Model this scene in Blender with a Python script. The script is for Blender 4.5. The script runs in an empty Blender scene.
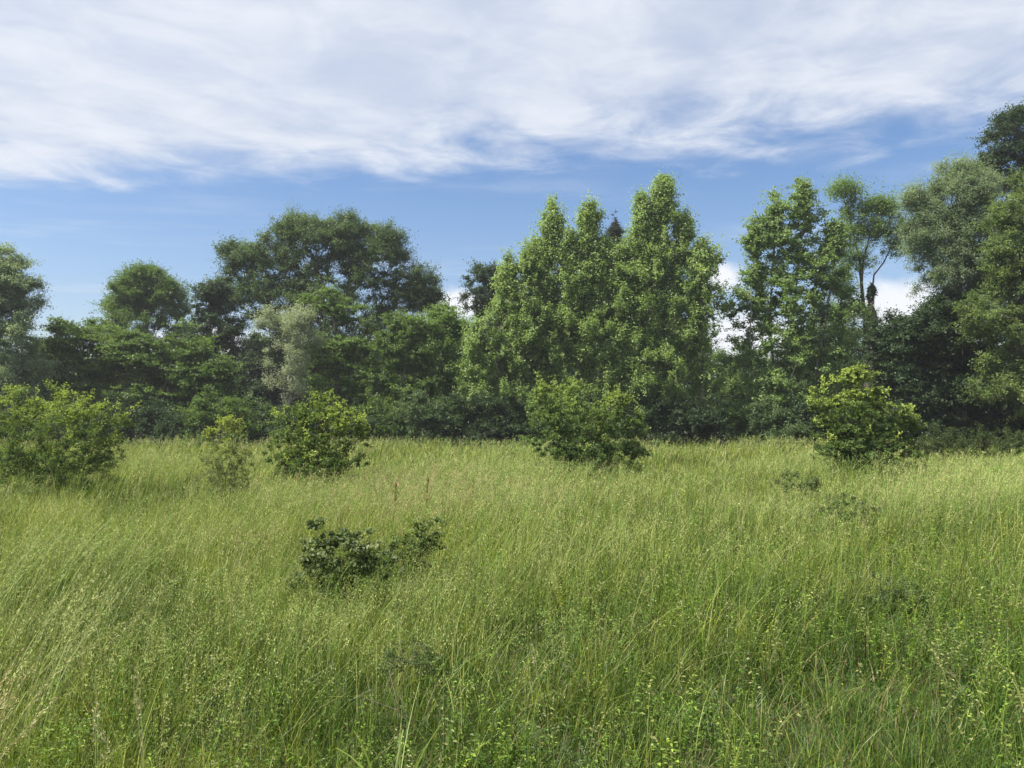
import bpy, math, random
import numpy as np

# ------------------------------------------------------------------ camera, sky, sun, exposure
W, H, FPX = 1024, 768, 796.0
CAM = np.array([0.0, 0.0, 1.62])
PITCH = math.atan((427 - 384) / FPX)
scene = bpy.context.scene
C = scene.collection
cd = bpy.data.cameras.new('camera')
cam = bpy.data.objects.new('camera', cd)
C.objects.link(cam)
cam.location = CAM
cam.rotation_euler = (math.pi / 2 + PITCH, 0, 0)
cd.sensor_width = 36
cd.lens = 36 * FPX / W
cd.clip_start = 0.05
cd.clip_end = 5000
scene.camera = cam

SUN_DIR = np.array([-0.55, -0.14, 0.85])
SUN_DIR /= np.linalg.norm(SUN_DIR)
EXPOSURE = 1.12
sd = bpy.data.lights.new('sun', 'SUN')
sd.energy = 5.0
sd.angle = math.radians(0.5)
sd.color = (1.0, 0.95, 0.84)
so = bpy.data.objects.new('sun', sd)
C.objects.link(so)
from mathutils import Vector
so.rotation_euler = Vector(-SUN_DIR).to_track_quat('-Z', 'Y').to_euler()
so.location = (-30, 10, 40)

world = bpy.data.worlds.new('World')
scene.world = world
world.use_nodes = True
nt = world.node_tree
nt.nodes.clear()


class NB:
    """tiny helper to write node maths"""
    def __init__(s, nt): s.nt = nt
    def node(s, t, **k):
        n = s.nt.nodes.new(t)
        for a, b in k.items(): setattr(n, a, b)
        return n
    def put(s, sock, v):
        if isinstance(v, bpy.types.NodeSocket): s.nt.links.new(v, sock)
        else: sock.default_value = v
    def m(s, op, a, b=0.0, c=0.0, clamp=False):
        n = s.node('ShaderNodeMath', operation=op, use_clamp=clamp)
        s.put(n.inputs[0], a); s.put(n.inputs[1], b)
        if len(n.inputs) > 2: s.put(n.inputs[2], c)
        return n.outputs[0]
    def comb(s, x, y, z=0.0):
        n = s.node('ShaderNodeCombineXYZ')
        s.put(n.inputs[0], x); s.put(n.inputs[1], y); s.put(n.inputs[2], z)
        return n.outputs[0]
    def noise(s, vec, scale, detail=5, rough=0.55, dist=0.0):
        n = s.node('ShaderNodeTexNoise')
        s.put(n.inputs['Vector'], vec)
        n.inputs['Scale'].default_value = scale
        n.inputs['Detail'].default_value = detail
        n.inputs['Roughness'].default_value = rough
        n.inputs['Distortion'].default_value = dist
        return n.outputs['Fac']
    def ramp(s, v, lo, hi, a=0.0, b=1.0):
        n = s.node('ShaderNodeMapRange', interpolation_type='SMOOTHSTEP')
        s.put(n.inputs[0], v)
        for i, q in enumerate((lo, hi, a, b)): n.inputs[1 + i].default_value = q
        return n.outputs[0]
    def mix(s, f, a, b, blend='MIX'):
        n = s.node('ShaderNodeMix', data_type='RGBA', blend_type=blend)
        s.put(n.inputs[0], f); s.put(n.inputs[6], a); s.put(n.inputs[7], b)
        return n.outputs[2]


w = NB(nt)
sky = w.node('ShaderNodeTexSky', sky_type='NISHITA')
sky.sun_disc = False
sky.sun_elevation = math.asin(SUN_DIR[2])
sky.sun_rotation = math.atan2(SUN_DIR[0], SUN_DIR[1])
sky.altitude = 200
sky.air_density = 1.25
sky.dust_density = 0.6
sky.ozone_density = 2.2
tc = w.node('ShaderNodeTexCoord')
sep = w.node('ShaderNodeSeparateXYZ')
nt.links.new(tc.outputs['Generated'], sep.inputs[0])
X, Y, Z = sep.outputs
zc = w.m('MAXIMUM', Z, 0.03)
px = w.m('DIVIDE', X, zc)
py = w.m('DIVIDE', Y, zc)                      # point on a flat cloud sheet, height 1
P = w.comb(px, py)
# streak frame of the cirrus sheet
sa, ca = math.sin(math.radians(32)), math.cos(math.radians(32))
al = w.m('ADD', w.m('MULTIPLY', px, ca), w.m('MULTIPLY', py, sa))
ac = w.m('SUBTRACT', w.m('MULTIPLY', py, ca), w.m('MULTIPLY', px, sa))
warp = w.m('MULTIPLY', w.m('SUBTRACT', w.noise(P, 0.9, 4), 0.5), 1.1)
streak = w.noise(w.comb(w.m('MULTIPLY', al, 0.45), w.m('MULTIPLY', w.m('ADD', ac, warp), 1.1)), 0.95, 6, 0.48, 0.4)
fine = w.noise(w.comb(w.m('MULTIPLY', al, 0.8), w.m('MULTIPLY', w.m('ADD', ac, warp), 1.4)), 2.2, 6, 0.50, 0.6)
puff = w.noise(P, 3.2, 6, 0.6, 0.4)
big = w.noise(P, 0.75, 3, 0.5)
edge = w.m('SUBTRACT', w.m('SUBTRACT', 3.12, w.m('MULTIPLY', px, 0.13)), py)
edge = w.m('ADD', edge, w.m('MULTIPLY', w.m('SUBTRACT', puff, 0.5), 1.1))
edge = w.m('ADD', edge, w.m('MULTIPLY', w.m('SUBTRACT', streak, 0.5), 1.1))
sheet = w.ramp(edge, -0.12, 0.62)
dens = w.m('ADD', w.m('MULTIPLY', streak, 0.95), w.m('MULTIPLY', fine, 0.40))
dens = w.m('ADD', dens, w.m('MULTIPLY', w.m('SUBTRACT', puff, 0.5), w.ramp(px, -0.6, 1.2, 0.1, 0.75)))
dens = w.ramp(dens, 0.30, 0.84, 0.68, 1.0)
cirrus = w.m('MULTIPLY', sheet, dens, clamp=True)
# thin wisps in the blue gap
wisp = w.noise(w.comb(w.m('MULTIPLY', px, 0.42), w.m('MULTIPLY', py, 1.1)), 1.3, 7, 0.6, 0.4)
wisp = w.m('MULTIPLY', w.ramp(wisp, 0.50, 0.78), 0.55)
# low cumulus banks close to the horizon
yy = w.m('MAXIMUM', Y, 0.05)
u = w.m('DIVIDE', X, yy)
v = w.m('DIVIDE', Z, yy)
cn = w.m('SUBTRACT', w.noise(w.comb(u, w.m('MULTIPLY', v, 1.6)), 11.0, 6, 0.6), 0.5)
cum = None
for (bu, bv, ru, rv) in ((0.495, 0.155, 0.075, 0.046), (0.265, 0.190, 0.034, 0.024), (-0.065, 0.155, 0.055, 0.026), (0.30, 0.11, 0.12, 0.045),
                         (0.85, 0.14, 0.2, 0.05), (-1.0, 0.12, 0.25, 0.04), (-0.40, 0.10, 0.16, 0.03)):
    du = w.m('DIVIDE', w.m('SUBTRACT', u, bu), ru)
    dv = w.m('DIVIDE', w.m('SUBTRACT', v, bv), rv)
    r = w.m('SQRT', w.m('ADD', w.m('MULTIPLY', du, du), w.m('MULTIPLY', dv, dv)))
    k = w.ramp(w.m('SUBTRACT', w.m('ADD', 1.0, w.m('MULTIPLY', cn, 1.6)), r), -0.12, 0.62)
    cum = k if cum is None else w.m('MAXIMUM', cum, k)
cum = w.m('MULTIPLY', cum, w.ramp(Y, 0.05, 0.25))
skyc = w.node('ShaderNodeHueSaturation')
nt.links.new(sky.outputs[0], skyc.inputs['Color'])
skyc.inputs['Saturation'].default_value = 1.24
skyc.inputs['Value'].default_value = 1.06
col = w.mix(1.0, skyc.outputs[0], (1.07, 0.97, 1.04, 1), 'MULTIPLY')
hz = w.m('MULTIPLY', w.ramp(Z, 0.0, 0.42, 1.0, 0.0), 0.25)
col = w.mix(hz, col, (4.0, 5.0, 6.6, 1))
col = w.mix(wisp, col, (5.2, 5.8, 6.8, 1))
shade = w.ramp(w.m('ADD', w.m('MULTIPLY', fine, 0.35), w.m('MULTIPLY', puff, 0.65)), 0.34, 0.68)
cc = w.mix(shade, (5.1, 5.6, 6.6, 1), (6.5, 6.8, 7.4, 1))
col = w.mix(cirrus, col, cc)
col = w.mix(cum, col, (7.3, 7.5, 7.9, 1))
bg = w.node('ShaderNodeBackground')
nt.links.new(col, bg.inputs[0])
bg.inputs[1].default_value = 0.060
out = w.node('ShaderNodeOutputWorld')
nt.links.new(bg.outputs[0], out.inputs[0])
world.cycles.sampling_method = 'MANUAL'
world.cycles.sample_map_resolution = 512

vs = scene.view_settings
scene.display_settings.display_device = 'sRGB'
vs.view_transform = 'Standard'
vs.look = 'None'
vs.gamma = 1
vs.use_curve_mapping = False
vs.exposure = EXPOSURE
cy = scene.cycles
cy.max_bounces = 6
cy.diffuse_bounces = 4
cy.glossy_bounces = 2
cy.transmission_bounces = 4
cy.transparent_max_bounces = 4
cy.caustics_reflective = False
cy.caustics_refractive = False
cy.use_adaptive_sampling = True
cy.adaptive_threshold = 0.015
scene.render.filter_size = 1.6
cd.dof.use_dof = False


def at(x, y, D):
    """world point at distance D (metres ahead) seen at picture position x, y"""
    f = np.array([0, math.cos(PITCH), math.sin(PITCH)])
    up = np.array([0, -math.sin(PITCH), math.cos(PITCH)])
    d = f + (x - 512) / FPX * np.array([1.0, 0, 0]) + (384 - y) / FPX * up
    return CAM + d * (D / d[1])


# ------------------------------------------------------------------ materials
def plant_mat(name, rough=0.5, trans=0.35, spec=0.35, tint=(1.25, 1.25, 0.55)):
    m = bpy.data.materials.new(name)
    m.use_nodes = True
    t = m.node_tree
    t.nodes.clear()
    b = NB(t)
    a = b.node('ShaderNodeAttribute', attribute_name='col')
    o = b.node('ShaderNodeOutputMaterial')
    p = b.node('ShaderNodeBsdfPrincipled')
    t.links.new(a.outputs['Color'], p.inputs['Base Color'])
    p.inputs['Roughness'].default_value = rough
    p.inputs['Specular IOR Level'].default_value = spec
    if trans > 0:
        tr = b.node('ShaderNodeBsdfTranslucent')
        t.links.new(b.mix(1.0, a.outputs['Color'], (*tint, 1), 'MULTIPLY'), tr.inputs[0])
        mx = b.node('ShaderNodeMixShader')
        mx.inputs[0].default_value = trans
        t.links.new(p.outputs[0], mx.inputs[1])
        t.links.new(tr.outputs[0], mx.inputs[2])
        t.links.new(mx.outputs[0], o.inputs[0])
    else:
        t.links.new(p.outputs[0], o.inputs[0])
    return m


def bark_mat(name, c1, c2, scale=6.0):
    m = bpy.data.materials.new(name)
    m.use_nodes = True
    t = m.node_tree
    b = NB(t)
    p = t.nodes['Principled BSDF']
    g = b.node('ShaderNodeTexCoord').outputs['Object']
    mp = b.node('ShaderNodeMapping')
    mp.inputs['Scale'].default_value = (1, 1, 0.25)
    t.links.new(g, mp.inputs[0])
    n = b.noise(mp.outputs[0], scale, 6, 0.65)
    t.links.new(b.mix(b.ramp(n, 0.35, 0.65), (*c1, 1), (*c2, 1)), p.inputs['Base Color'])
    p.inputs['Roughness'].default_value = 0.9
    bm_ = b.node('ShaderNodeBump')
    bm_.inputs['Strength'].default_value = 0.6
    bm_.inputs['Distance'].default_value = 0.03
    t.links.new(n, bm_.inputs['Height'])
    t.links.new(bm_.outputs[0], p.inputs['Normal'])
    return m


M_LEAF = plant_mat('tree_leaves', 0.45, 0.45, 0.34, (1.25, 1.3, 0.65))
M_BUSH = plant_mat('shrub_leaves', 0.6, 0.42, 0.12)
M_GRASS = plant_mat('grass_blades', 0.45, 0.30, 0.32)
M_HERB = plant_mat('herb_leaves', 0.6, 0.35, 0.2)
M_SEED = plant_mat('dry_seed_heads', 0.75, 0.25, 0.1, (1.1, 1.0, 0.7))
M_BARK = bark_mat('dark_bark', (0.045, 0.035, 0.028), (0.12, 0.10, 0.085))
M_BARK_P = bark_mat('pale_bark', (0.10, 0.095, 0.08), (0.26, 0.25, 0.21))
M_TWIG = bark_mat('shrub_bark', (0.07, 0.055, 0.035), (0.17, 0.14, 0.09), 25)


# ------------------------------------------------------------------ mesh helpers
def make_mesh(name, V, Q, col, mat, parent=None, smooth=False):
    V = np.ascontiguousarray(V, dtype=np.float32).reshape(-1, 3)
    Q = np.ascontiguousarray(Q, dtype=np.int32).reshape(-1, 4)
    me = bpy.data.meshes.new(name)
    me.vertices.add(len(V))
    me.vertices.foreach_set('co', V.ravel())
    me.loops.add(Q.size)
    me.loops.foreach_set('vertex_index', Q.ravel())
    me.polygons.add(len(Q))
    me.polygons.foreach_set('loop_start', np.arange(0, Q.size, 4, dtype=np.int32))
    if smooth:
        me.polygons.foreach_set('use_smooth', np.ones(len(Q), dtype=bool))
    else:
        me.polygons.foreach_set('use_smooth', np.zeros(len(Q), dtype=bool))
    me.update(calc_edges=True)
    if col is not None:
        a = me.attributes.new('col', 'FLOAT_COLOR', 'POINT')
        c4 = np.ones((len(V), 4), dtype=np.float32)
        c4[:, :3] = np.clip(col, 0.002, 0.95)
        a.data.foreach_set('color', c4.ravel())
    me.materials.append(mat)
    o = bpy.data.objects.new(name, me)
    C.objects.link(o)
    if parent is not None:
        o.parent = parent
    return o


def tag(o, label=None, cat=None, group=None, kind=None):
    for k, v_ in (('label', label), ('category', cat), ('group', group), ('kind', kind)):
        if v_: o[k] = v_
    return o


def empty(name, loc):
    o = bpy.data.objects.new(name, None)
    C.objects.link(o)
    o.location = loc
    o.empty_display_size = 0.3
    return o


def unit(a):
    return a / np.maximum(np.linalg.norm(a, axis=-1, keepdims=True), 1e-9)


def leaves(rng, pos, nrm, length, width, col, fold=None):
    """one rhombic leaf at each pos; nrm is the direction its face looks"""
    n = len(pos)
    t = unit(np.cross(nrm, unit(rng.normal(size=(n, 3)))))
    s = unit(np.cross(nrm, t))
    L = (np.ones(n) * length * rng.uniform(0.65, 1.3, n))[:, None]
    Wd = (np.ones(n) * width * rng.uniform(0.65, 1.3, n))[:, None]
    droop = nrm * L * 0.12
    V = np.stack([pos - t * L * 0.5 - droop, pos - s * Wd * 0.5 - t * L * 0.05, pos + t * L * 0.5 - droop,
                  pos + s * Wd * 0.5 - t * L * 0.05], axis=1)
    Q = np.arange(n * 4).reshape(n, 4)
    return V.reshape(-1, 3), Q, np.repeat(col, 4, axis=0)


def tubes(segs, sides=5):
    """segs: list of (p0, p1, r0, r1)"""
    if not len(segs): return np.zeros((0, 3)), np.zeros((0, 4), int)
    p0 = np.array([s[0] for s in segs]); p1 = np.array([s[1] for s in segs])
    r0 = np.array([s[2] for s in segs]); r1 = np.array([s[3] for s in segs])
    d = unit(p1 - p0)
    ref = np.where(np.abs(d[:, 2:3]) > 0.9, np.array([[1.0, 0, 0]]), np.array([[0, 0, 1.0]]))
    a = unit(np.cross(d, ref)); b = np.cross(d, a)
    ang = np.arange(sides) * 2 * math.pi / sides
    ring = a[:, None] * np.cos(ang)[None, :, None] + b[:, None] * np.sin(ang)[None, :, None]
    p0 = p0 - d * r0[:, None] * 0.25
    A = p0[:, None] + ring * r0[:, None, None]
    B = (p1 + d * r1[:, None] * 0.25)[:, None] + ring * r1[:, None, None]
    V = np.concatenate([A, B], axis=1)
    k = np.arange(sides); k2 = (k + 1) % sides
    q = np.stack([k, k2, k2 + sides, k + sides], axis=1)
    Q = q[None] + (np.arange(len(segs)) * 2 * sides)[:, None, None]
    return V.reshape(-1, 3), Q.reshape(-1, 4)


def noise3(p, seed, f):
    """cheap smooth noise, -1..1"""
    r = np.random.default_rng(seed)
    out_ = np.zeros(len(p))
    for k in range(6):
        d = r.normal(size=3) * f * (1 + 0.35 * k)
        out_ += np.sin(p @ d[:p.shape[1]] + r.uniform(0, 6.28)) / (1 + 0.3 * k)
    return out_ / 3.2


def gz(x, y):
    """height of the ground"""
    x = np.asarray(x, float); y = np.asarray(y, float)
    z = 0.05 * np.sin(x * 0.35 + 1.0) * np.sin(y * 0.28) + 0.03 * np.sin(x * 0.9 + y * 0.7 + 2)
    r_ = np.clip((y - 14) / 26, 0, 1)
    return z * np.clip((y + 2) / 8, 0.2, 1) + 0.34 * r_ * r_ * (3 - 2 * r_)


# ------------------------------------------------------------------ woody plant generator
def skeleton(rng, clumps, stems, step, path_w=0.45, up_pref=0.3):
    """joins every leaf clump to the nearest sensible point of the stems; returns nodes, parents, counts"""
    pos, par, path, onstem = [], [], [], []
    for st in stems:
        base = len(pos)
        for i, p in enumerate(st['pts']):
            pos.append(p); onstem.append(True)
            if i == 0:
                j = st.get('from', -1)
                par.append(j); path.append(0 if j < 0 else path[j])
            else:
                par.append(base + i - 1)
                path.append(path[-1] + np.linalg.norm(p - st['pts'][i - 1]))
    cap = len(pos) + len(clumps) * 14
    NP = np.zeros((cap, 3)); NP[:len(pos)] = pos
    PATH = np.zeros(cap); PATH[:len(pos)] = path
    n = len(pos)
    base0 = np.array(pos[0])
    axis = np.array([p for p in pos])
    d = np.min(np.linalg.norm(clumps[:, None] - axis[None], axis=2), axis=1) if len(clumps) else []
    tips = []
    for ci in np.argsort(d):
        c = clumps[ci]
        v_ = c[None] - NP[:n]
        dist = np.linalg.norm(v_, axis=1)
        cost = dist + path_w * PATH[:n] + up_pref * np.maximum(0, NP[:n, 2] + 0.25 * dist - c[2]) * 3
        j = int(np.argmin(cost))
        L = dist[j]
        k = max(1, min(12, int(L / step)))
        p0 = NP[j].copy()
        # leaves along the parent direction, then turns to the clump
        pd = NP[j] - NP[par[j]] if par[j] >= 0 else np.array([0, 0, 1.0])
        pd = pd / max(np.linalg.norm(pd), 1e-6)
        ctrl = p0 + pd * L * 0.3 + (c - p0) * 0.25 + rng.normal(size=3) * L * 0.06
        prev = j
        for q in range(1, k + 1):
            t = q / k
            pt = (1 - t) ** 2 * p0 + 2 * t * (1 - t) * ctrl + t * t * c
            if q < k: pt = pt + rng.normal(size=3) * step * 0.10
            NP[n] = pt
            par.append(prev); onstem.append(False)
            PATH[n] = PATH[prev] + np.linalg.norm(pt - NP[prev])
            prev = n; n += 1
        tips.append(prev)
    cnt = np.zeros(n)
    for t in tips: cnt[t] += 1
    for i in range(n - 1, -1, -1):
        if par[i] >= 0 and i >= 0: cnt[par[i]] += cnt[i]
    return NP[:n], np.array(par), cnt, np.array(onstem), tips


def in_lobes(rng, lobes, dens, rc):
    """clump centres spread through ellipsoid lobes, denser near their skin"""
    outp, outn, outs = [], [], []
    for (c, r, w_) in lobes:
        sz = float(np.clip(min(r[0], r[2]) / (1.9 * rc), 0.28, 1.0))
        n = max(3, int(dens * w_ * math.pi * r[0] * r[2] / sz ** 1.6))
        outs.append(np.full(n, sz))
        d = unit(rng.normal(size=(n, 3)))
        rad = rng.uniform(0.12, 1.0, n) ** 0.5
        outp.append(c + d * rad[:, None] * r)
        outn.append(d)
    return np.concatenate(outp), np.concatenate(outn), np.concatenate(outs)


def lobe(x, y, hw, hh, D, w_=1.0, dep=0.8):
    c = at(x, y, D)
    s = D / FPX
    return (c, np.array([hw * s, hw * s * dep, hh * s]), w_)


def spire(x, ytop, ybot, hw, D, w_=1.0, n=6, lean=0.0):
    """stack of lobes narrowing upwards"""
    res = []
    for i in range(n):
        t = (i + 0.5) / n
        y = ybot + (ytop - ybot) * t
        h_ = abs(ybot - ytop) / n
        res.append(lobe(x + lean * t, y, hw * 1.12 * (1 - t) ** 0.72 + 1.5, h_ * 0.85, D, w_, 0.9))
    res.append(lobe(x + lean, ytop + 15, 3.0, 11, D, 2.0, 0.9))
    return res


def tree(name, label, cat, group, x, D, lobes, cols, leaf=(0.15, 0.09), rc=0.62, dens=1.5, nleaf=220, trunk_r=0.18,
         top=None, stems=None, bark=None, seed=1, flat=0.7, up=0.5, mat=None, sprig=0.25, shoots=0, leafz=0.0, path_w=0.45,
         n_limb=9, clear=0.0, tipcol=None, sides=6, hue=0.16, lo=0.0):
    rng = np.random.default_rng(seed)
    b = at(x, 427, D)
    base = np.array([b[0], b[1], float(gz(b[0], b[1])) - 0.05])
    root = empty(name, base)
    tag(root, label, cat, group)
    mat = mat or M_LEAF
    bark = bark or M_BARK
    zt = max(c[2] + r[2] for c, r, _ in lobes) if top is None else top
    far = D > 30
    if far:
        leaf = (leaf[0] * 0.80, leaf[1] * 0.80); nleaf = int(nleaf * 1.75); sprig = sprig + 0.12
    pts, nr, psz = in_lobes(rng, lobes, dens * (3.3 if far else 2.4), rc)
    keep = pts[:, 2] > base[2] + lo
    pts, nr, psz = pts[keep], nr[keep], psz[keep]
    if stems is None:
        k = 9
        mx = np.mean([c for c, r, _ in lobes], axis=0)
        P_ = []
        for i in range(k + 1):
            t = i / k
            P_.append(np.array([base[0] + (mx[0] - base[0]) * t ** 1.3, base[1] + (mx[1] - base[1]) * t, base[2] + (zt * 0.88 - base[2]) * t])
                      + rng.normal(size=3) * np.array([0.10, 0.10, 0]) * (t > 0))
        stems = [dict(pts=P_)]
    H_ = zt - base[2]
    step = max(0.12, H_ / 28)
    NP, par, cnt, ons, tips = skeleton(rng, pts, stems, step, path_w)
    tot = max(cnt.max(), 1)
    rmin = min(trunk_r * 0.05, 0.012)
    R_ = np.maximum(trunk_r * (cnt / tot) ** 0.62, rmin)
    # stems taper with height even before their first branch
    # split into trunk and limbs
    limb = -np.ones(len(NP), int)
    for i in range(len(NP)):
        if ons[i]: continue
        limb[i] = i if ons[par[i]] else limb[par[i]]
    roots = [i for i in set(limb.tolist()) if i >= 0]
    roots.sort(key=lambda i: -cnt[i])
    own = set(roots[:n_limb])
    segs = {}
    for i in range(len(NP)):
        if par[i] < 0: continue
        key = limb[i] if limb[i] in own else -1
        j = par[i]
        rj = R_[j] if (ons[i] == ons[j]) else min(R_[j], R_[i] * 1.35)
        segs.setdefault(key, []).append((NP[j] - base, NP[i] - base, rj, R_[i]))
    # twigs inside the clumps
    nt_ = 5
    for ti, t in enumerate(tips):
        key = limb[t] if limb[t] in own else -1
        dirs = unit(rng.normal(size=(nt_, 3)) + np.array([0, 0, 0.5]))
        for d in dirs:
            segs.setdefault(key, []).append((NP[t] - base, NP[t] - base + d * rc * rng.uniform(0.5, 1.0), rmin * 0.8, rmin * 0.3))
    for key, sg in segs.items():
        V, Q = tubes(sg, sides if key == -1 else 4)
        make_mesh('trunk' if key == -1 else 'limb', V, Q, None, bark, root, True)
    # leaves
    n = len(pts)
    k = nleaf
    cen = np.array([NP[t] for t in tips])
    csz = rc * rng.uniform(0.6, 1.35, n) * psz
    kk = np.maximum(8, (k * psz ** 1.6).astype(int))
    idx = np.repeat(np.arange(n), kk)
    N_ = len(idx)
    d = unit(rng.normal(size=(N_, 3)))
    rad = rng.uniform(0.05, 1, N_) ** 0.45
    # sprigs: leaves gather round a few directions, so clumps have an uneven outline
    ns = 9
    sp = unit(rng.normal(size=(n, ns, 3)) + np.array([0, 0, up]))
    pick = rng.integers(0, ns, N_)
    sd_ = sp[idx, pick]
    w1 = rng.uniform(0.2, 1.55 if far else 1.15, N_) * np.where(rng.uniform(0, 1, (n, ns))[idx, pick] < 0.3, 1.25, 0.9)
    off = sd_ * (rad * w1)[:, None] + d * sprig * rng.uniform(0.2, 1, N_)[:, None]
    off[:, 2] *= flat
    p = cen[idx] + off * csz[idx][:, None]
    nrm = unit(off * 0.6 + np.array([0, 0, 0.75]) + rng.normal(size=(N_, 3)) * 0.75)
    c0 = np.array(cols[0]); c1 = np.array(cols[1])
    mixc = rng.uniform(0, 1, n)[idx] * 0.55 + rng.uniform(0, 1, N_) * 0.45
    hgt = np.clip((p[:, 2] - base[2]) / H_, 0, 1)
    col = c0 + (c1 - c0) * mixc[:, None]
    col = col * (1 + hue * rng.normal(size=(N_, 1)))
    if tipcol is not None:
        # young growth at the shoot ends, with sunlit tops put into the colour
        outer = np.clip((rad * w1 - 0.30) * 2.4, 0, 1) * np.clip((hgt - 0.48) * 3.2, 0, 1) * np.clip(noise3(cen[idx], seed, 2.2) + 0.8, 0, 1)
        col = col + (np.array(tipcol) - col) * outer[:, None]
    V, Q, CC = leaves(rng, p - base, nrm, leaf[0], leaf[1], col)
    parts = [(V, Q, CC)]
    if shoots:
        # long leafy shoots sticking out of the crown
        order = np.argsort(-(pts[:, 2] + rng.normal(size=n) * 0.25 * H_))[:shoots]
        for ci in order:
            s0 = cen[ci]
            dr = unit((s0 - np.mean(cen, axis=0)) * np.array([0.6, 0.6, 0.4]) + np.array([0, 0, 0.35 * H_]) + rng.normal(size=3) * 0.12 * H_)
            Ls = rng.uniform(1.0, 2.4) * rc
            m_ = int(26)
            t = np.linspace(0.1, 1, m_)
            pp = s0 + dr * (t * Ls)[:, None] + rng.normal(size=(m_, 3)) * leaf[0] * 0.55
            nn = unit(rng.normal(size=(m_, 3)) + np.array([0, 0, 0.8]))
            cc = (np.array(tipcol if tipcol is not None else c1))[None] * (1 + 0.15 * rng.normal(size=(m_, 1)))
            parts.append(leaves(rng, pp - base, nn, leaf[0], leaf[1], cc))
    off_ = 0
    Vs, Qs, Cs = [], [], []
    for V, Q, CC in parts:
        Vs.append(V); Qs.append(Q + off_); Cs.append(CC); off_ += len(V)
    make_mesh('crown', np.concatenate(Vs), np.concatenate(Qs), np.concatenate(Cs), mat, root)
    return root


# ------------------------------------------------------------------ ground
gm = bpy.data.materials.new('meadow_soil')
gm.use_nodes = True
gb = NB(gm.node_tree)
gp = gm.node_tree.nodes['Principled BSDF']
go = gb.node('ShaderNodeTexCoord').outputs['Object']
n1 = gb.noise(go, 0.6, 6, 0.6)
n2 = gb.noise(go, 9.0, 5, 0.7)
gc = gb.mix(gb.ramp(n1, 0.35, 0.65), (0.035, 0.045, 0.018, 1), (0.06, 0.075, 0.028, 1))
gc = gb.mix(gb.ramp(n2, 0.4, 0.7), gc, (0.075, 0.065, 0.04, 1))
gm.node_tree.links.new(gc, gp.inputs['Base Color'])
gp.inputs['Roughness'].default_value = 0.95
xs = np.concatenate([np.linspace(-1500, -70, 12), np.linspace(-60, 60, 121), np.linspace(70, 1500, 12)])
ys = np.concatenate([np.linspace(-300, -12, 6), np.linspace(-10, 70, 81), np.linspace(80, 2500, 14)])
gx, gy = np.meshgrid(xs, ys, indexing='ij')
zz = gz(gx, gy)
zz[(gy < -11)] = 0
V = np.stack([gx, gy, zz], -1).reshape(-1, 3)
ny = len(ys)
ii, jj = np.meshgrid(np.arange(len(xs) - 1), np.arange(ny - 1), indexing='ij')
q0 = (ii * ny + jj).ravel()
Q = np.stack([q0, q0 + ny, q0 + ny + 1, q0 + 1], 1)
tag(make_mesh('ground', V, Q, None, gm, None, True), kind='structure')


# ------------------------------------------------------------------ meadow grass
def blades(rng, xy, h, lean_ang, lean, width, nseg, cb, ct, w_pow=1.3, tip=0.12):
    n = len(xy)
    z0 = gz(xy[:, 0], xy[:, 1])
    root = np.stack([xy[:, 0], xy[:, 1], z0 - 0.01], 1)
    ld = np.stack([np.cos(lean_ang), np.sin(lean_ang), np.zeros(n)], 1)
    yaw = rng.uniform(0, 2 * math.pi, n)
    wd = np.stack([np.cos(yaw), np.sin(yaw), rng.normal(size=n) * 0.15], 1)
    t = np.linspace(0, 1, nseg + 1)
    T = t[None, :, None]
    hh = h[:, None, None]; le = lean[:, None, None]
    cen = root[:, None] + ld[:, None] * (hh * le * T ** 2.2) + np.array([0, 0, 1.0]) * hh * (T - 0.42 * np.minimum(le, 1.4) ** 1.5 * T ** 2.6)
    ww = width[:, None, None] * np.maximum(1 - T ** w_pow, tip) * 0.5
    A = cen - wd[:, None] * ww
    B = cen + wd[:, None] * ww
    V = np.stack([A, B], 2).reshape(n, (nseg + 1) * 2, 3)
    k = np.arange(nseg) * 2
    q = np.stack([k, k + 1, k + 3, k + 2], 1)
    Q = q[None] + (np.arange(n) * (nseg + 1) * 2)[:, None, None]
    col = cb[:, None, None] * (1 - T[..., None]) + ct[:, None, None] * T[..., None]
    col = np.broadcast_to(col, (n, nseg + 1, 2, 3))
    return V.reshape(-1, 3), Q.reshape(-1, 4), col.reshape(-1, 3), cen, ld


class Bag:
    def __init__(s): s.V, s.Q, s.C, s.n = [], [], [], 0
    def add(s, V, Q, Cc):
        s.V.append(np.asarray(V, np.float32)); s.Q.append((Q + s.n).astype(np.int32)); s.C.append(np.asarray(Cc, np.float32)); s.n += len(V)
    def out(s, name, mat, parent=None):
        return make_mesh(name, np.concatenate(s.V), np.concatenate(s.Q), np.concatenate(s.C), mat, parent)


grass, seeds, weeds = Bag(), Bag(), Bag()
G = np.random.default_rng(7)


def scatter(rng, y0, y1, dens, side=0.74, mar=1.2):
    """random points over the part of the meadow the camera (and a step to either side) sees"""
    area = (side * (y1 ** 2 - y0 ** 2) + 2 * mar * (y1 - y0))
    n = int(area * dens)
    y = np.sqrt(rng.uniform(y0 ** 2, y1 ** 2, n)) if mar == 0 else rng.uniform(0, 1, n)
    if mar:
        a, b_ = side, 2 * mar            # width at y: 2*(side*y) + 2*mar
        yy_ = np.linspace(y0, y1, 400)
        cdf = (side * (yy_ ** 2 - y0 ** 2) + 2 * mar * (yy_ - y0)); cdf /= cdf[-1]
        y = np.interp(y, cdf, yy_)
    x = rng.uniform(-1, 1, n) * (side * y + mar)
    return np.stack([x, y], 1)


def patchy(xy, seed, f):
    return noise3(xy, seed, f)


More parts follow.
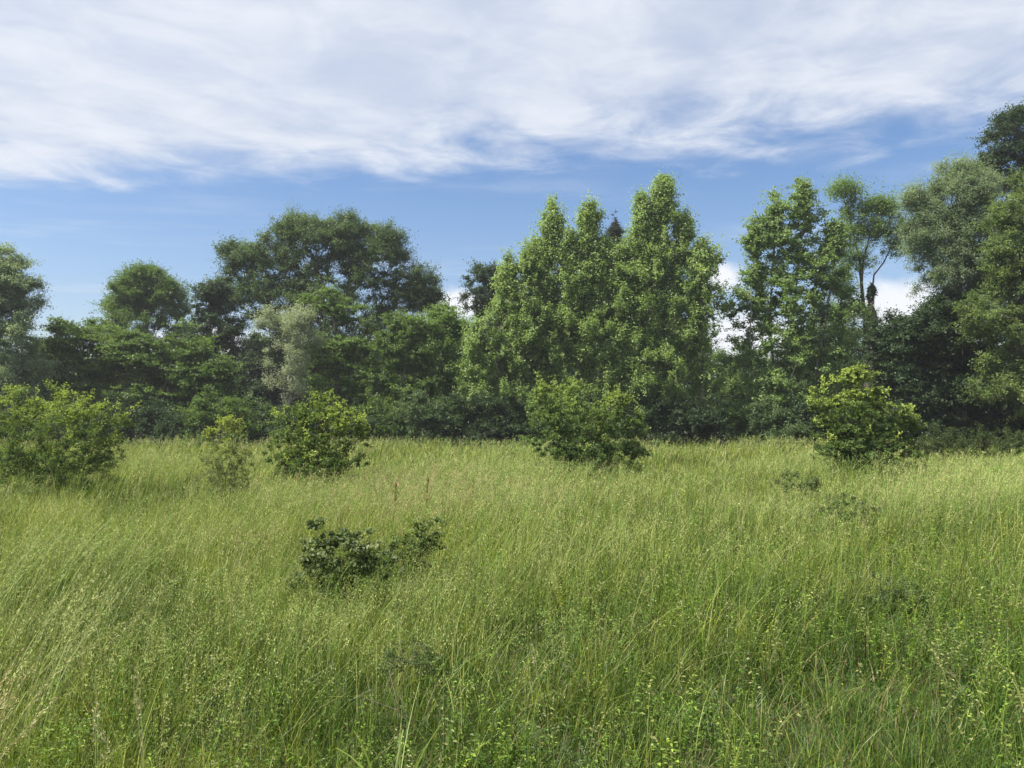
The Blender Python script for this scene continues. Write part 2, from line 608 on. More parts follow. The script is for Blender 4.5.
def height_at(xy):
    x, y = xy[:, 0], xy[:, 1]
    h_ = 0.70 + 0.13 * patchy(xy, 11, 0.55) + 0.13 * patchy(xy, 12, 1.9) + 0.11 * patchy(xy, 13, 4.8)
    for (dx, dy, rx, ry, am) in DIPS:
        h_ = h_ * (1 - am * np.exp(-((x - dx) / rx) ** 2 - ((y - dy) / ry) ** 2))
    near = np.clip((y - 1.5) / 4.5, 0, 1)
    h_ = h_ * (0.50 + 0.50 * near)
    return h_


DIPS = [((336 - 512) / FPX * 5.7, 5.7, 0.36, 0.6, 0.22), ((408 - 512) / FPX * 6.8, 6.8, 0.28, 0.6, 0.30), ((395 - 512) / FPX * 3.5, 3.5, 0.3, 0.4, 0.4),
        ((890 - 512) / FPX * 5.6, 5.6, 0.45, 0.5, 0.4), ((850 - 512) / FPX * 9.6, 9.6, 0.7, 0.9, 0.4), ((800 - 512) / FPX * 13, 13, 0.5, 1.0, 0.35),
        ((560 - 512) / FPX * 3.6, 3.6, 0.2, 0.3, 0.5), (0.75, 2.9, 0.2, 0.2, 0.5), (-0.35, 2.9, 0.25, 0.25, 0.5), (0.35, 3.0, 0.2, 0.2, 0.5), (1.9, 4.4, 0.4, 0.3, 0.4), (-1.4, 3.6, 0.25, 0.3, 0.4), (0.2, 5.2, 0.4, 0.35, 0.35), ((700 - 512) / FPX * 4.2, 4.2, 0.3, 0.3, 0.3), (-0.9, 2.8, 0.25, 0.3, 0.3)]


def herb_pat(xy):
    """where herbs crowd out the grass"""
    return patchy(xy, 51, 0.9) + 0.8 * patchy(xy, 52, 2.6) + 0.12 * (xy[:, 0] + 0.5) * np.exp(-xy[:, 1] / 12) + 0.25 * np.exp(-(xy[:, 1] / 5) ** 2)


def clear_of(xy):
    """thin the grass inside the shrubs and weed clumps"""
    k = np.ones(len(xy), bool)
    for (cx, cy_, r_) in HOLES:
        k &= (xy[:, 0] - cx) ** 2 + (xy[:, 1] - cy_) ** 2 > (r_ * G.uniform(0.6, 1.1, len(xy))) ** 2
    return xy[k]


def spot(x, D): return (x - 512) / FPX * D


HOLES = [(spot(336, 6.4), 6.4, 0.08), (spot(410, 4.0), 4.0, 0.08)]

# (near, far, blades per m2, segments, width m)
for (y0, y1, dn, ns, wd) in ((0.9, 3.6, 2700, 6, 0.0052), (3.6, 7, 1800, 4, 0.0062), (7, 13, 900, 3, 0.0088), (13, 24, 380, 3, 0.014),
                             (24, 44, 150, 2, 0.026)):
    xy = scatter(G, y0, y1, dn)
    # bare and crowded spots, and about two thirds of the blades in tussocks
    dm_ = np.zeros(len(xy))
    for (dx, dy, rx, ry, am) in DIPS: dm_ += am * np.exp(-((xy[:, 0] - dx) / rx) ** 2 - ((xy[:, 1] - dy) / ry) ** 2)
    xy = xy[patchy(xy, 14, 2.4) + patchy(xy, 15, 5.5) * 0.6 + G.uniform(-1, 1, len(xy)) - 1.3 * dm_ - 0.9 * np.clip(herb_pat(xy), 0, 0.9) > -0.45]
    nt_ = max(1, len(xy) // 45)
    tc_ = scatter(G, y0, y1, 1)[:0]
    pick = G.integers(0, len(xy), nt_)
    tc_ = xy[pick]
    th_ = G.uniform(0.75, 1.25, nt_); tcol = G.normal(size=(nt_, 1)); tang = G.uniform(0, 6.28, nt_)
    own_ = G.integers(0, nt_, len(xy)); ist = G.uniform(0, 1, len(xy)) < 0.68
    r_ = np.abs(G.normal(0, 0.055 + 0.004 * y0, len(xy))); a_ = G.uniform(0, 6.28, len(xy))
    xy = np.where(ist[:, None], tc_[own_] + np.stack([np.cos(a_), np.sin(a_)], 1) * r_[:, None], xy)
    k_ = np.ones(len(xy), bool)
    for (hx, hy, hr) in HOLES: k_ &= (xy[:, 0] - hx) ** 2 + (xy[:, 1] - hy) ** 2 > (hr * G.uniform(0.6, 1.1, len(xy))) ** 2
    xy, own_, ist, a_ = xy[k_], own_[k_], ist[k_], a_[k_]
    n = len(xy)
    hm = height_at(xy) * np.where(ist, th_[own_], 1.0)
    kind = G.uniform(0, 1, n)
    yel = np.clip(0.38 + 0.6 * patchy(xy, 21, 0.5) + 0.75 * patchy(xy, 22, 1.7) + 0.45 * patchy(xy, 23, 4.5) - 0.09 * xy[:, 0] * np.exp(-xy[:, 1] / 9) + 0.3 * np.clip((xy[:, 1] - 7) / 20, 0, 1), 0, 1)
    h = hm * np.where(kind < 0.86, G.uniform(0.25, 0.80, n), G.uniform(0.75, 1.08, n))
    # wind: stems lean to the right, more so on the left of the field
    windy = np.clip(0.35 + 0.5 * patchy(xy, 32, 0.9), 0.05, 0.9)
    ang = np.where(G.uniform(0, 1, n) < windy, G.normal(0.15, 0.6, n) + 1.6 * patchy(xy, 33, 1.1), np.where(ist, a_, G.uniform(0, 6.28, n)))
    lean = np.abs(G.normal(0.42, 0.34, n)) * (1 + 0.5 * patchy(xy, 31, 0.7))
    wdt = wd * G.uniform(0.6, 1.35, n)
    g1 = np.array([0.045, 0.092, 0.012]); g2 = np.array([0.272, 0.335, 0.066]); g3 = np.array([0.38, 0.35, 0.16])
    c = g1 + (g2 - g1) * np.clip(yel - 0.06 + G.normal(size=n) * 0.36, 0, 1)[:, None]
    dry = (G.uniform(0, 1, n) < 0.03 + 0.07 * yel)
    c[dry] = g3 * G.uniform(0.6, 1.15, (dry.sum(), 1))
    c = c * (1 + 0.20 * G.normal(size=(n, 1)) + 0.20 * np.where(ist[:, None], tcol[own_], 0))
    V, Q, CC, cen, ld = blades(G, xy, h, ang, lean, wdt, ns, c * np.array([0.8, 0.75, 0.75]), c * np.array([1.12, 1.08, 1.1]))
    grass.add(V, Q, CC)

# short thatch and moss-green bottom growth
for (y0, y1, dn) in ((0.9, 4.0, 2600), (4.0, 8.0, 1300), (8, 14, 500)):
    xy = scatter(G, y0, y1, dn)
    n = len(xy)
    c = np.where(G.uniform(0, 1, (n, 1)) < 0.3, np.array([0.17, 0.14, 0.07]), np.array([0.055, 0.12, 0.022])) * G.uniform(0.7, 1.3, (n, 1))
    V, Q, CC, cen, ld = blades(G, xy, G.uniform(0.06, 0.26, n), G.uniform(0, 6.28, n), G.uniform(0.2, 1.3, n), 0.0055 * (1 + y0 / 6) * G.uniform(0.6, 1.4, n), 3, c, c)
    grass.add(V, Q, CC)

# flowering stems with loose, nodding panicles
for (y0, y1, dn, k, sl, sw) in ((0.9, 3.6, 170, 34, 0.011, 0.0026), (3.6, 7, 190, 26, 0.014, 0.0034), (7, 13, 150, 18, 0.020, 0.0055),
                                (13, 24, 80, 12, 0.032, 0.010), (24, 44, 16, 7, 0.06, 0.020)):
    xy = clear_of(scatter(G, y0, y1, dn))
    pat = patchy(xy, 41, 0.5) + 0.5 * patchy(xy, 42, 1.5)
    pat = pat + 0.9 * np.exp(-((xy[:, 0] + 1.6) / 1.8) ** 2 - ((xy[:, 1] - 13.5) / 3.5) ** 2)
    xy = xy[pat + G.uniform(-0.55, 0.55, len(xy)) > 0.12]
    n = len(xy)
    h = height_at(xy) * G.uniform(0.95, 1.32, n)
    ang = np.where(G.uniform(0, 1, n) < 0.7, G.normal(0.1, 0.6, n), G.uniform(0, 6.28, n))
    lean = np.abs(G.normal(0.30, 0.2, n))
    hue_ = G.uniform(0, 1, n)
    straw = np.array([0.36, 0.39, 0.15]); pink = np.array([0.42, 0.33, 0.20]); grn = np.array([0.21, 0.31, 0.08])
    pk = np.clip(0.15 + 0.6 * patchy(xy, 43, 0.4) + 1.1 * np.exp(-((xy[:, 0] + 1.6) / 1.6) ** 2 - ((xy[:, 1] - 13.5) / 3.5) ** 2), 0, 1)[:, None]
    c = np.where(hue_[:, None] < 0.45, grn, np.where(hue_[:, None] < 0.7 + 0.0 * pk, straw, straw * (1 - pk) + pink * pk))
    c = c * (1 + 0.14 * G.normal(size=(n, 1)))
    V, Q, CC, cen, ld = blades(G, xy, h, ang, lean, np.full(n, sw * 0.55), 4, c * 0.7 + np.array([0.02, 0.05, 0.0]), c, 3.0, 0.6)
    seeds.add(V, Q, CC)
    t = G.uniform(0.80, 1.02, (n, k))
    top_ = cen[:, -1][:, None]; mid = cen[:, -2][:, None]
    f_ = ((t - 0.75) / 0.25)[..., None]
    pp = mid + (top_ - mid) * f_
    spread = (G.uniform(0.008, 0.034, (n, 1)) + 0.06 * (1.02 - t))[..., None]
    dd = G.normal(size=(n, k, 3)) * spread * 0.7 + ld[:, None] * spread * 0.8
    dd[..., 2] = dd[..., 2] * 0.5 - 0.02
    pp = (pp + dd).reshape(-1, 3)
    tdir = unit(np.array([0, 0, -1.0]) + G.normal(size=(n * k, 3)) * 0.55 + np.repeat(ld, k, 0) * 0.5)
    sdir = unit(np.cross(tdir, G.normal(size=(n * k, 3))))
    L = sl * G.uniform(0.6, 1.3, (n * k, 1)); Wd = sw * G.uniform(0.7, 1.4, (n * k, 1))
    V = np.stack([pp, pp + tdir * L * 0.4 - sdir * Wd * 0.5, pp + tdir * L, pp + tdir * L * 0.4 + sdir * Wd * 0.5], 1).reshape(-1, 3)
    Q = np.arange(n * k * 4).reshape(-1, 4)
    cc = np.repeat(c, k, 0) * G.uniform(0.75, 1.3, (n * k, 1))
    seeds.add(V, Q, np.repeat(cc, 4, 0))

# herbs (clover, vetch, bedstraw, knapweed) between the grasses: a stem with leaves all round it
for (y0, y1, dn, k, lf) in ((0.9, 3.6, 380, 24, 0.027), (3.6, 7, 210, 20, 0.031), (7, 13, 70, 18, 0.042), (13, 24, 14, 14, 0.07)):
    xy = clear_of(scatter(G, y0, y1, dn))
    xy = xy[herb_pat(xy) + G.uniform(-0.6, 0.6, len(xy)) > 0.0]
    n = len(xy)
    h = height_at(xy) * G.uniform(0.5, 1.08, n)
    ang = G.uniform(0, 6.28, n); lean = np.abs(G.normal(0.25, 0.2, n))
    pal = np.array([[0.066, 0.125, 0.020], [0.125, 0.205, 0.030], [0.20, 0.28, 0.045], [0.11, 0.14, 0.055], [0.28, 0.30, 0.12]])
    c = pal[G.choice(5, n, p=[0.32, 0.26, 0.16, 0.14, 0.12])] * (1 + 0.12 * G.normal(size=(n, 1)))
    V, Q, CC, cen, ld = blades(G, xy, h, ang, lean, np.full(n, 0.0035 * lf / 0.03), 4, c * 0.8, c, 4.0, 0.5)
    weeds.add(V, Q, CC)
    lw = G.uniform(0.22, 0.55, n); ls = lf * G.uniform(0.5, 1.25, n)
    t = G.uniform(0.25, 1.0, (n, k))
    i0 = np.minimum((t * 4).astype(int), 3); fr = (t * 4 - i0)[..., None]
    ar = np.arange(n)[:, None]
    sp_ = cen[ar, i0] * (1 - fr) + cen[ar, i0 + 1] * fr
    az = G.uniform(0, 6.28, (n, k))
    od = np.stack([np.cos(az), np.sin(az), G.uniform(-0.1, 0.7, (n, k))], -1)
    od = unit(od)
    L = ls[:, None, None] * G.uniform(0.6, 1.3, (n, k, 1)) * (1.2 - 0.5 * t[..., None])
    sd2 = unit(np.cross(od, np.array([0, 0, 1.0]) + 0.35 * G.normal(size=(n, k, 3))))
    Wd = L * lw[:, None, None]
    st_ = sp_ + od * L * 0.35
    tipv = sp_ + od * L * 1.25 - np.array([0, 0, 1.0]) * L * 0.25
    mid_ = sp_ + od * L * 0.8
    V = np.stack([st_, mid_ - sd2 * Wd * 0.5, tipv, mid_ + sd2 * Wd * 0.5], 2).reshape(-1, 3)
    cc = np.repeat(c, k, 0) * G.uniform(0.8, 1.3, (n * k, 1))
    weeds.add(V, np.arange(n * k * 4).reshape(-1, 4), np.repeat(cc, 4, 0))

tag(grass.out('meadow_grass', M_GRASS), 'long green meadow grass leaning in the wind over the whole field', 'grass', kind='stuff')
tag(seeds.out('grass_seed_heads', M_SEED), 'pale nodding seed heads standing above the meadow grass', 'grass', kind='stuff')
tag(weeds.out('leafy_herbs', M_HERB), 'small leafy herbs growing between the meadow grasses', 'herbs', kind='stuff')
# ------------------------------------------------------------------ trees
GB = 'trees along the far edge of the meadow'
GU = 'low undergrowth under the trees'
OAK = ((0.062, 0.105, 0.042), (0.125, 0.180, 0.078))
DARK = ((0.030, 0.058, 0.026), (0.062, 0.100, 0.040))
MID = ((0.070, 0.125, 0.030), (0.150, 0.220, 0.055))
LIGHT = ((0.160, 0.240, 0.075), (0.310, 0.400, 0.160))
SILV = ((0.22, 0.26, 0.19), (0.40, 0.44, 0.36))
WIL = ((0.14, 0.195, 0.115), (0.28, 0.345, 0.23))
LOC = ((0.100, 0.175, 0.042), (0.190, 0.280, 0.075))

tree('silver_poplar', 'grey-green tree cut by the left edge of the picture', 'tree', GB, -12, 42,
     [lobe(-14, 290, 40, 46, 42), lobe(0, 275, 26, 30, 42), lobe(16, 300, 28, 30, 42), lobe(-8, 340, 50, 40, 42), lobe(-30, 262, 26, 26, 42),
      lobe(8, 385, 44, 45, 42)], WIL, seed=3, sprig=0.35, rc=0.6, leaf=(0.13, 0.07), nleaf=230)
tree('round_tree', 'round-topped tree rising alone between the left edge and the big oak', 'tree', GB, 146, 55,
     [lobe(145, 292, 40, 26, 55), lobe(128, 300, 28, 24, 55), lobe(165, 300, 26, 26, 55), lobe(146, 278, 24, 17, 55), lobe(140, 330, 50, 25, 55)],
     MID, seed=5, rc=0.7, dens=1.15, sprig=0.3)
tree('walnut_tree', 'low spreading tree with flat fans of leaves, below and left of the round-topped tree', 'tree', GB, 78, 45,
     [lobe(66, 348, 26, 16, 45), lobe(96, 338, 30, 14, 45), lobe(70, 375, 36, 24, 45), lobe(112, 360, 34, 20, 45), lobe(62, 328, 10, 7, 45), lobe(90, 400, 50, 35, 45)],
     MID, seed=7, flat=0.34, rc=0.85, dens=1.2, up=0.9, leaf=(0.18, 0.10))
tree('walnut_tree', 'low dark tree with layered foliage in front of the round-topped tree', 'tree', GB, 160, 44,
     [lobe(150, 360, 34, 18, 44), lobe(184, 345, 24, 22, 44), lobe(160, 395, 50, 35, 44), lobe(205, 372, 30, 22, 44), lobe(130, 345, 20, 12, 44), lobe(206, 405, 30, 30, 44)],
     MID, seed=8, flat=0.36, rc=0.85, dens=1.2, up=0.9, leaf=(0.18, 0.10))
tree('dark_tree', 'dark tree beside the left flank of the big oak', 'tree', GB, 212, 50,
     [lobe(212, 305, 20, 18, 50), lobe(218, 335, 30, 25, 50), lobe(200, 350, 32, 26, 50), lobe(214, 292, 14, 10, 50), lobe(205, 390, 30, 35, 50)],
     DARK, seed=9, rc=0.6)
tree('oak_tree', 'biggest broad-crowned dark green oak on the left half of the treeline', 'tree', GB, 325, 52,
     [lobe(318, 245, 46, 28, 52), lobe(270, 262, 40, 26, 52), lobe(240, 258, 22, 14, 52), lobe(375, 262, 40, 26, 52), lobe(345, 232, 30, 16, 52), lobe(300, 228, 26, 13, 52),
      lobe(410, 286, 28, 22, 52), lobe(232, 292, 24, 22, 52), lobe(330, 290, 60, 28, 52, 0.7), lobe(275, 305, 46, 30, 52), lobe(395, 310, 36, 26, 52, 0.8),
      lobe(385, 240, 18, 10, 52), lobe(430, 300, 12, 10, 52), lobe(330, 340, 80, 35, 52, 0.7)],
     OAK, seed=11, trunk_r=0.5, rc=0.72, dens=1.5, flat=0.8, sprig=0.28, n_limb=14, leaf=(0.14, 0.09),
     stems=[dict(pts=[at(325, 440, 52), at(326, 400, 52), at(323, 360, 52), at(325, 330, 52)]),
            dict(**{'from': 3}, pts=[at(325, 330, 52), at(345, 300, 52.5), at(352, 275, 53), at(358, 250, 53)]),
            dict(**{'from': 3}, pts=[at(325, 330, 52), at(300, 300, 51.5), at(285, 275, 51)]),
            dict(**{'from': 3}, pts=[at(325, 330, 52), at(322, 290, 51.5), at(315, 260, 51)])])
tree('silver_willow', 'small silvery grey-leaved tree in front of the big oak', 'tree', GB, 290, 42.5,
     [lobe(284, 330, 26, 20, 42.5), lobe(308, 335, 22, 20, 42.5), lobe(290, 358, 30, 22, 42.5), lobe(268, 322, 14, 12, 42.5), lobe(300, 318, 14, 10, 42.5), lobe(292, 385, 26, 22, 42.5, 0.6)],
     SILV, seed=13, rc=0.45, dens=1.25, leaf=(0.13, 0.05), nleaf=150, sprig=0.55, flat=1.0, up=1.4, lo=1.2, trunk_r=0.12, bark=M_BARK_P)
tree('locust_tree', 'bright green feathery tree poking up before the middle of the oak', 'tree', GB, 335, 44.5,
     [lobe(322, 300, 20, 14, 44.5), lobe(345, 312, 20, 14, 44.5), lobe(332, 360, 34, 14, 44.5), lobe(350, 345, 30, 12, 44.5), lobe(335, 385, 38, 22, 44.5), lobe(316, 345, 16, 12, 44.5)],
     LOC, seed=15, flat=0.36, rc=0.8, up=0.9, leaf=(0.16, 0.08), dens=1.3)
tree('ash_tree', 'green tree with thin bare upright stems, right of the oak', 'tree', GB, 405, 44,
     [lobe(395, 345, 26, 30, 44), lobe(372, 385, 26, 30, 44), lobe(412, 330, 20, 18, 44), lobe(425, 370, 28, 40, 44), lobe(398, 405, 36, 26, 44)],
     MID, seed=17, rc=0.6, dens=1.4, bark=M_BARK_P)
tree('ash_tree', 'fresh green tree in the dip between the oak and the tall poplars', 'tree', GB, 447, 45,
     [lobe(440, 325, 24, 18, 45), lobe(460, 335, 22, 22, 45), lobe(455, 370, 34, 30, 45), lobe(430, 345, 22, 22, 45), lobe(452, 405, 36, 30, 45)],
     LOC, seed=19, rc=0.65, dens=1.3, leaf=(0.16, 0.08), flat=0.5)
tree('dark_tree', 'small dark rounded treetop showing behind the left end of the poplars', 'tree', GB, 487, 58,
     [lobe(486, 275, 20, 13, 58), lobe(496, 295, 22, 16, 58), lobe(478, 300, 16, 18, 58), lobe(490, 345, 26, 45, 58)], DARK, seed=21, rc=0.6, dens=1.4)
PG = 'tall light green poplars right of centre'
tree('poplar_tree', 'leftmost and lowest of the light green poplars, with a sloping shoulder', 'tree', PG, 505, 43,
     spire(508, 268, 430, 34, 43) + spire(528, 256, 350, 22, 43) + spire(478, 325, 430, 26, 43) + [lobe(508, 345, 42, 50, 43, 0.5)], LIGHT, shoots=130, seed=23, rc=0.5, dens=1.7, leaf=(0.15, 0.105), nleaf=170, flat=1.15, up=1.3, sprig=0.32)
tree('poplar_tree', 'light green poplar whose pointed top is the first from the left', 'tree', PG, 552, 43.5,
     spire(553, 217, 430, 36, 43.5) + spire(537, 250, 340, 16, 43.5) + [lobe(550, 320, 40, 70, 43.5, 0.55), lobe(560, 262, 22, 26, 43.5, 0.6)], LIGHT, shoots=130, seed=25, rc=0.5, dens=1.7, leaf=(0.15, 0.105), nleaf=170, flat=1.15, up=1.3, sprig=0.32)
tree('poplar_tree', 'light green poplar whose slim top stands just left of the dark spruce tip', 'tree', PG, 590, 43,
     spire(588, 210, 430, 34, 43) + spire(603, 248, 340, 22, 43) + spire(570, 238, 330, 15, 43) + [lobe(595, 320, 42, 70, 43, 0.55), lobe(612, 272, 22, 30, 43, 0.7)], LIGHT, shoots=130, seed=27, rc=0.5, dens=1.7, leaf=(0.15, 0.105), nleaf=170, flat=1.15, up=1.3, sprig=0.32)
tree('poplar_tree', 'tallest light green poplar with a steep pointed top', 'tree', PG, 662, 43,
     spire(664, 184, 430, 44, 43, n=8) + spire(643, 205, 330, 16, 43) + spire(684, 222, 340, 24, 43) + spire(630, 248, 420, 24, 43) + [lobe(664, 290, 52, 60, 43, 0.5), lobe(660, 235, 30, 30, 43, 0.5), lobe(665, 370, 58, 50, 43, 0.5)], LIGHT, shoots=130, seed=29, rc=0.5,
     dens=1.6, leaf=(0.15, 0.105), nleaf=170, flat=1.15, up=1.3, sprig=0.32, trunk_r=0.2, bark=M_BARK_P)
tree('poplar_tree', 'light green poplar at the right end of the row, leaning into the gap', 'tree', PG, 700, 42.5,
     spire(702, 248, 430, 28, 42.5, 0.8) + [lobe(722, 300, 14, 16, 42.5, 0.8), lobe(716, 262, 9, 12, 42.5, 0.7)], LIGHT, shoots=130, seed=31, rc=0.5, dens=1.5, leaf=(0.15, 0.105), nleaf=160, flat=1.0, bark=M_BARK_P)
tree('spruce_tree', 'thin dark spruce tip poking up behind the poplars', 'tree', GB, 616, 54,
     spire(615, 218, 400, 18, 54, n=8), ((0.022, 0.034, 0.022), (0.04, 0.055, 0.034)), seed=33, rc=0.45, dens=1.9, leaf=(0.12, 0.03), flat=0.5)
tree('maple_tree', 'airy light green tree with pale stems, between the poplars and the forked locust', 'tree', GB, 785, 43,
     spire(803, 184, 420, 40, 43, 0.9, n=7) + spire(775, 205, 420, 34, 43, 0.9) + spire(754, 228, 420, 24, 43, 0.8) + spire(834, 225, 420, 32, 43, 0.8) + [lobe(795, 300, 44, 60, 43, 0.6), lobe(789, 245, 24, 36, 43, 0.8), lobe(820, 262, 26, 36, 43, 0.8), lobe(764, 292, 28, 44, 43, 0.7), lobe(838, 312, 26, 44, 43, 0.7), lobe(803, 212, 24, 24, 43, 0.8), lobe(778, 226, 20, 22, 43, 0.8), lobe(830, 236, 18, 20, 43, 0.7)] +
     [lobe(740, 345, 22, 28, 43, 0.7), lobe(742, 295, 18, 30, 43, 0.6), lobe(790, 385, 48, 30, 43, 0.8), lobe(762, 240, 14, 12, 43, 0.8)],
     ((0.125, 0.205, 0.065), (0.25, 0.34, 0.13)), shoots=130, seed=35, rc=0.5, dens=0.85, leaf=(0.15, 0.11), nleaf=150, flat=0.7, bark=M_BARK_P,
     stems=[dict(pts=[at(786, 440, 43), at(786, 400, 43), at(790, 340, 43), at(797, 280, 43), at(803, 230, 43), at(804, 200, 43)]),
            dict(**{'from': 0}, pts=[at(784, 438, 43), at(776, 390, 43.2), at(770, 330, 43.3), at(772, 270, 43.3), at(776, 225, 43.3)]),
            dict(**{'from': 0}, pts=[at(784, 438, 43), at(758, 395, 42.7), at(750, 340, 42.5), at(752, 270, 42.5)]),
            dict(**{'from': 0}, pts=[at(784, 438, 43), at(812, 390, 42.8), at(826, 320, 42.6), at(834, 260, 42.6)])])
tree('locust_tree', 'thin open locust with a forked bare trunk, standing out against the sky', 'tree', GB, 868, 47,
     [lobe(846, 192, 17, 12, 47), lobe(858, 212, 22, 12, 47), lobe(886, 205, 13, 9, 47), lobe(848, 235, 18, 12, 47), lobe(872, 228, 18, 10, 47),
      lobe(896, 228, 11, 12, 47), lobe(895, 250, 12, 9, 47, 0.7), lobe(860, 262, 20, 10, 47, 0.6), lobe(840, 275, 14, 12, 47, 0.7), lobe(855, 320, 26, 18, 47, 0.8), lobe(848, 255, 22, 26, 47, 0.7), lobe(842, 300, 22, 30, 47, 0.8), lobe(878, 218, 22, 16, 47, 0.8), lobe(884, 240, 20, 14, 47, 0.6)],
     LOC, seed=37, rc=0.75, dens=1.6, flat=0.85, shoots=30, sprig=0.7, leaf=(0.13, 0.075), nleaf=125, trunk_r=0.13, n_limb=8, path_w=0.3,
     stems=[dict(pts=[at(868, 440, 47), at(866, 380, 47), at(866, 330, 47), at(862, 290, 47), at(860, 262, 47), at(854, 235, 47), at(848, 210, 47)]),
            dict(**{'from': 2}, pts=[at(866, 330, 47), at(871, 300, 47), at(874, 275, 47), at(884, 262, 47), at(892, 245, 47), at(898, 232, 47)]),
            dict(**{'from': 3}, pts=[at(862, 290, 47), at(863, 260, 47.3), at(870, 235, 47.5)])])
tree('ivy_clad_stub', 'broken trunk wrapped in dark ivy next to the forked locust', 'tree', GB, 873, 46.4,
     [lobe(871, 312, 2.5, 22, 46.4, 3), lobe(872, 292, 3.2, 7, 46.4, 2), lobe(870, 340, 5, 18, 46.4, 3)], DARK, seed=38, rc=0.25, dens=6, leaf=(0.12, 0.09), nleaf=70,
     trunk_r=0.3, flat=1.0)
tree('willow_tree', 'large fine-leaved silvery willow on the right', 'tree', GB, 962, 38,
     [lobe(950, 205, 34, 34, 38), lobe(930, 215, 20, 26, 38), lobe(975, 190, 28, 28, 38), lobe(955, 175, 16, 16, 38, 0.8), lobe(945, 245, 40, 24, 38), lobe(985, 235, 38, 36, 38),
      lobe(962, 275, 48, 28, 38), lobe(1000, 270, 34, 34, 38), lobe(918, 232, 12, 12, 38, 0.8), lobe(912, 200, 8, 10, 38, 0.7)],
     WIL, seed=41, rc=0.5, dens=2.0, leaf=(0.14, 0.045), nleaf=260, flat=1.0, sprig=0.45, trunk_r=0.25, n_limb=12, bark=M_BARK_P)
tree('tall_dark_tree', 'tallest dark tree cut by the right edge, behind the willow', 'tree', GB, 1030, 45,
     [lobe(1008, 140, 22, 16, 45), lobe(1035, 150, 34, 34, 45), lobe(992, 165, 18, 14, 45), lobe(1045, 200, 50, 50, 45), lobe(1012, 120, 12, 6, 45), lobe(1050, 280, 60, 60, 45), lobe(1050, 370, 60, 55, 45)],
     DARK, seed=43, rc=0.7, dens=1.3, trunk_r=0.4)
tree('olive_green_tree', 'yellowish green tree in front of the willow at the right edge', 'tree', GB, 1030, 35,
     [lobe(1012, 215, 26, 26, 35), lobe(1040, 195, 28, 30, 35), lobe(1010, 265, 34, 34, 35), lobe(1045, 270, 40, 50, 35), lobe(1000, 320, 40, 30, 35), lobe(1040, 350, 50, 50, 35),
      lobe(1010, 385, 34, 34, 35)], ((0.095, 0.150, 0.045), (0.20, 0.26, 0.085)), seed=45, rc=0.55, dens=1.6, leaf=(0.14, 0.06), nleaf=220, flat=0.8, trunk_r=0.3)
tree('dark_thicket', 'very dark low tree under the willow, right of the forked locust', 'tree', GB, 925, 38,
     [lobe(905, 345, 34, 36, 38), lobe(940, 335, 38, 34, 38), lobe(975, 345, 34, 36, 38), lobe(915, 390, 46, 36, 38), lobe(960, 390, 46, 36, 38), lobe(882, 365, 22, 40, 38), lobe(950, 308, 24, 12, 38)],
     DARK, seed=47, rc=0.6, dens=2.0, trunk_r=0.2)
# second rank, seen only through the gaps and past the ends
BK = 'shaded trees behind the first row'
k = 0
for (x, top, hw, D, nm) in ((40, 345, 60, 60, 'in the notch left of the low walnut'), (120, 350, 60, 62, 'under the round-topped tree'), (190, 345, 60, 64, 'between the round-topped tree and the oak'),
                         (270, 335, 60, 63, 'behind the silver willow'), (440, 318, 46, 62, 'in the dip right of the oak'), (540, 300, 70, 60, 'behind the first poplars'),
                         (640, 300, 70, 61, 'behind the tallest poplar'), (735, 375, 40, 58, 'low in the gap right of the poplars'), (830, 320, 60, 60, 'behind the airy maple'), (930, 330, 70, 60, 'behind the dark thicket'),
                         (-90, 260, 70, 48, 'beyond the left edge'), (-210, 300, 80, 46, 'farthest beyond the left edge'), (1140, 180, 70, 42, 'beyond the right edge'), (1270, 240, 80, 42, 'farthest beyond the right edge'),
                         (370, 345, 60, 66, 'under the right side of the oak')):
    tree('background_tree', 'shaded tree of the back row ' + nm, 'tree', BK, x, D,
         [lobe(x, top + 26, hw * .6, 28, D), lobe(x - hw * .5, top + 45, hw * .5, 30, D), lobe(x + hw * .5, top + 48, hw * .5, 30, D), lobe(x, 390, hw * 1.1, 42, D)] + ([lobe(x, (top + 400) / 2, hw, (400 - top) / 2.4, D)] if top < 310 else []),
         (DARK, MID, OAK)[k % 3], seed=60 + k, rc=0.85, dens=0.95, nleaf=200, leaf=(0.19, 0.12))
    k += 1
# the wood goes on behind, too deep and dark to tell its trees apart
rw = np.random.default_rng(99)
nc = 1500
wx = rw.uniform(-75, 75, nc); wy = rw.uniform(66, 74, nc)
wz = rw.uniform(0, 1, nc) ** 0.8 * (5.6 + 1.2 * np.sin(wx * 0.21) + 0.8 * np.sin(wx * 0.57 + 1))
idx = np.repeat(np.arange(nc), 110)
off = unit(rw.normal(size=(len(idx), 3))) * (rw.uniform(0, 1, (len(idx), 1)) ** 0.4) * 1.15
p = np.stack([wx, wy, wz], 1)[idx] + off
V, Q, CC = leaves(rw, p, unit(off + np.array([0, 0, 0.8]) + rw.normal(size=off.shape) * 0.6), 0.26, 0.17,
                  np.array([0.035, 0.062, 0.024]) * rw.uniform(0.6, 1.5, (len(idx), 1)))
tag(make_mesh('distant_wood', V, Q, CC, M_LEAF), 'dark mass of woodland filling the gaps behind the treeline', 'woodland', kind='stuff')
